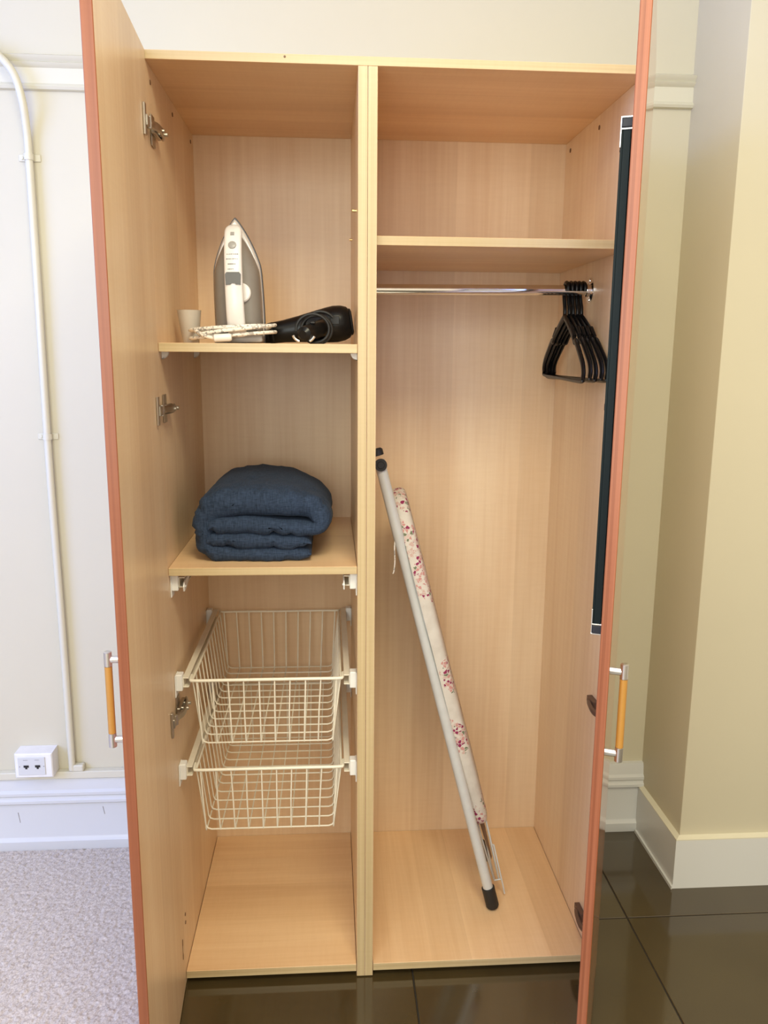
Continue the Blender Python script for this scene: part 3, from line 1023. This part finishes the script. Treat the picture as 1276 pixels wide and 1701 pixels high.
# ------------------------------------------------------------------ folded navy blanket
def blanket():
    def cv(cx, cy):
        return (0.0459 + ((cx / 3.272 + 240) - 320) * 0.00135, (965 - cy) * 0.000434)
    p1 = [(905, 926, .034), (700, 934, .034), (450, 930, .038), (345, 905, .042), (318, 840, .048), (330, 750, .058), (385, 680, .066), (480, 655, .068), (650, 650, .068), (820, 650, .066), (925, 680, .060), (968, 745, .048), (935, 790, .038), (860, 792, .038), (700, 782, .044), (520, 774, .046), (400, 776, .044), (352, 790, .036)]
    p2 = [(905, 874, .038), (700, 862, .042), (500, 858, .043), (390, 850, .042), (338, 858, .034)]
    ys = [(0.050, 0.10), (0.0525, 0.45), (0.058, 0.74), (0.068, 0.93), (0.085, 1.0), (0.115, 1.03), (0.16, 1.0), (0.22, 1.02), (0.28, 1.0), (0.34, 1.03), (0.385, 0.97), (0.405, 0.8), (0.415, 0.55), (0.419, 0.15)]
    org = V((0.20, 0.23, SH1))
    mb = MB()
    lowest = 0.0
    for pp in (p1, p2):
        C = catmull([(*cv(a, b), t) for a, b, t in pp], 7)
        n = len(C)
        rings = []
        # resample depth finer for the wrinkles
        yf = []
        for i in range(len(ys) - 1):
            for k in range(3):
                t = k / 3
                yf.append((ys[i][0] * (1 - t) + ys[i + 1][0] * t, ys[i][1] * (1 - t) + ys[i + 1][1] * t))
        yf.append(ys[-1])
        for y, sc in yf:
            up, dn = [], []
            for i, c in enumerate(C):
                a, b = C[max(i - 1, 0)], C[min(i + 1, n - 1)]
                tx, tz = b.x - a.x, b.y - a.y
                l = math.hypot(tx, tz) or 1
                nx, nz = -tz / l, tx / l
                e = min(i, n - 1 - i) / 4.0
                cap = math.sqrt(max(0.05, 1 - (1 - min(e, 1)) ** 2))
                h = c.z / 2 * 0.985 * sc * cap
                k1 = noise.noise(V((c.x * 22, y * 9, c.y * 22))) * 0.004 + noise.noise(V((c.x * 60, y * 26, c.y * 60 + 7))) * 0.0024 - abs(noise.noise(V((c.x * 34 + 5, y * 14, c.y * 34)))) * 0.005 * (1 if i > 20 else 0.4)
                if y < 0.15:
                    k1 -= 0.0075 * max(0.0, 1 - abs(noise.noise(V((c.x * 26 + c.y * 30, y * 5, c.y * 26 - c.x * 14)))) * 7) * (1 - max(y - 0.08, 0) / 0.07)
                wob = 0.010 * noise.noise(V((c.x * 14, i * 0.03, 3.3 + c.y * 14)))
                yy = y + wob * (1.0 if y < 0.12 else 0.3)
                up.append((c.x + nx * (h + k1), yy, c.y + nz * (h + k1)))
                k2 = noise.noise(V((c.x * 22 + 9, y * 9, c.y * 22))) * 0.003
                dn.append((c.x - nx * (h + k2), yy, c.y - nz * (h + k2)))
            rings.append(up + dn[::-1])
        # the pile slumps towards its right rear corner and towards the left front
        def slump(x, y, z):
            k = min(max((z - 0.06) / 0.12, 0), 1)
            r = min(max((x - 0.16) / 0.2, 0), 1)
            b = min(max((y - 0.06) / 0.34, 0), 1)
            z = z - k * (0.034 * r * r * b + 0.012 * r * (1 - b)) + k * 0.010 * b * (1 - r)
            return (x + 0.012 * b * k * (0.5 - r), y, max(z, 0.0008) + SH1)
        rings = [[slump(*p) for p in r] for r in rings]
        mb.rings(rings, cap0=False, cap1=False)
        for r in (rings[0], rings[-1]):
            b = bmesh.new()
            vs = [b.verts.new(p) for p in r]
            h = len(vs) // 2
            for i in range(h - 1):
                b.faces.new((vs[i], vs[i + 1], vs[2 * h - 2 - i], vs[2 * h - 1 - i]))
            mb.merge(b)
    bmesh.ops.remove_doubles(mb.bm, verts=mb.bm.verts, dist=0.00005)
    bmesh.ops.recalc_face_normals(mb.bm, faces=mb.bm.faces)
    o = mb.build('folded_blanket', M_linen, None, org, 70)
    tag(o, 'thick navy blue blanket folded on the lower left shelf', 'blanket')


blanket()

# ------------------------------------------------------------------ wall services on the left
def conduit():
    root = thing('conduit_pipe', (-0.43, WB, 1.2), 'cream painted conduit pipe running down the left wall with two clips', 'pipe')
    OR = V((-0.43, WB, 1.2))
    yw = WB - 0.016
    pts = [(-1.2, yw - 0.016, 2.272), (-0.70, yw - 0.016, 2.272), (-0.56, yw - 0.018, 2.270), (-0.495, yw - 0.022, 2.252), (-0.447, yw - 0.024, 2.205), (-0.428, yw - 0.022, 2.140), (-0.427, yw - 0.006, 2.075), (-0.428, yw, 2.02), (-0.429, yw, 1.8), (-0.433, yw, 1.2), (-0.430, yw, 0.7), (-0.430, yw, 0.262)]
    MB().tube(catmull(pts, 6), 0.0098, 14).build('pipe', M_trim, root, OR, 60)
    for z, x in ((2.005, -0.4285), (1.272, -0.4325)):
        b = MB()
        b.tube([(x, yw, z - 0.008), (x, yw, z + 0.008)], 0.0122, 16)
        b.box(x - 0.030, WB - 0.004, z - 0.009, x + 0.026, WB - 0.0005, z + 0.009, 0.0015)
        b.cyl((x - 0.022, WB - 0.004, z), (x - 0.022, WB - 0.0065, z), 0.0045, seg=12)
        b.build('clip', M_trim, root, OR, 35)
    MB().box(-0.432, WB - 0.024, 0.2585, -0.395, WB - 0.002, 0.279, 0.003).build('elbow', M_trim, root, OR, 35)


conduit()


def outlet():
    x0, x1, z0, z1 = -0.583, -0.474, 0.259, 0.336
    yf = 0.541
    OR = V(((x0 + x1) / 2, WB, z0))
    root = thing('data_outlet', OR, 'white surface mounted twin data outlet above the left skirting', 'outlet')
    b = MB()
    fr = [(x0, yf, z0), (x1, yf, z0), (x1, yf, z1 - 0.002), (x0, yf, z1 - 0.002)]
    bk = [(x0, WB - 0.0005, z0), (x1, WB - 0.0005, z0), (x1, WB - 0.0005, z1), (x0, WB - 0.0005, z1)]
    mid = [(x0, yf + 0.003, z0), (x1, yf + 0.003, z0), (x1, yf + 0.003, z1), (x0, yf + 0.003, z1)]
    ins = [(x0 + 0.003, yf, z0 + 0.003), (x1 - 0.003, yf, z0 + 0.003), (x1 - 0.003, yf, z1 - 0.003), (x0 + 0.003, yf, z1 - 0.003)]
    b.rings([bk, mid, ins])
    b.build('back_box', M_whitep, root, OR)
    fp = MB().box(x0 + 0.010, yf - 0.0025, z0 + 0.010, x1 - 0.020, yf + 0.0005, z1 - 0.010, 0.0012).build('faceplate', M_base, root, OR)
    for cx in (x0 + 0.034, x0 + 0.067):
        MB().prism([(cx - 0.0075, yf - 0.0026, 0.301), (cx + 0.0075, yf - 0.0026, 0.301), (cx + 0.0075, yf - 0.0026, 0.294), (cx + 0.003, yf - 0.0026, 0.294), (cx + 0.003, yf - 0.0026, 0.289), (cx - 0.003, yf - 0.0026, 0.289), (cx - 0.003, yf - 0.0026, 0.294), (cx - 0.0075, yf - 0.0026, 0.294)][::-1], (0, -0.0006, 0)).build('socket', M_rubber, fp, OR)
        MB().box(cx - 0.008, yf - 0.0029, 0.3165, cx + 0.005, yf - 0.0024, 0.3180).build('print', M_mid, fp, OR)
    for cx in (x0 + 0.015, x1 - 0.024):
        MB().cyl((cx, yf - 0.0024, 0.297), (cx, yf - 0.0032, 0.297), 0.0018, seg=10).build('screw', M_mid, fp, OR)


outlet()
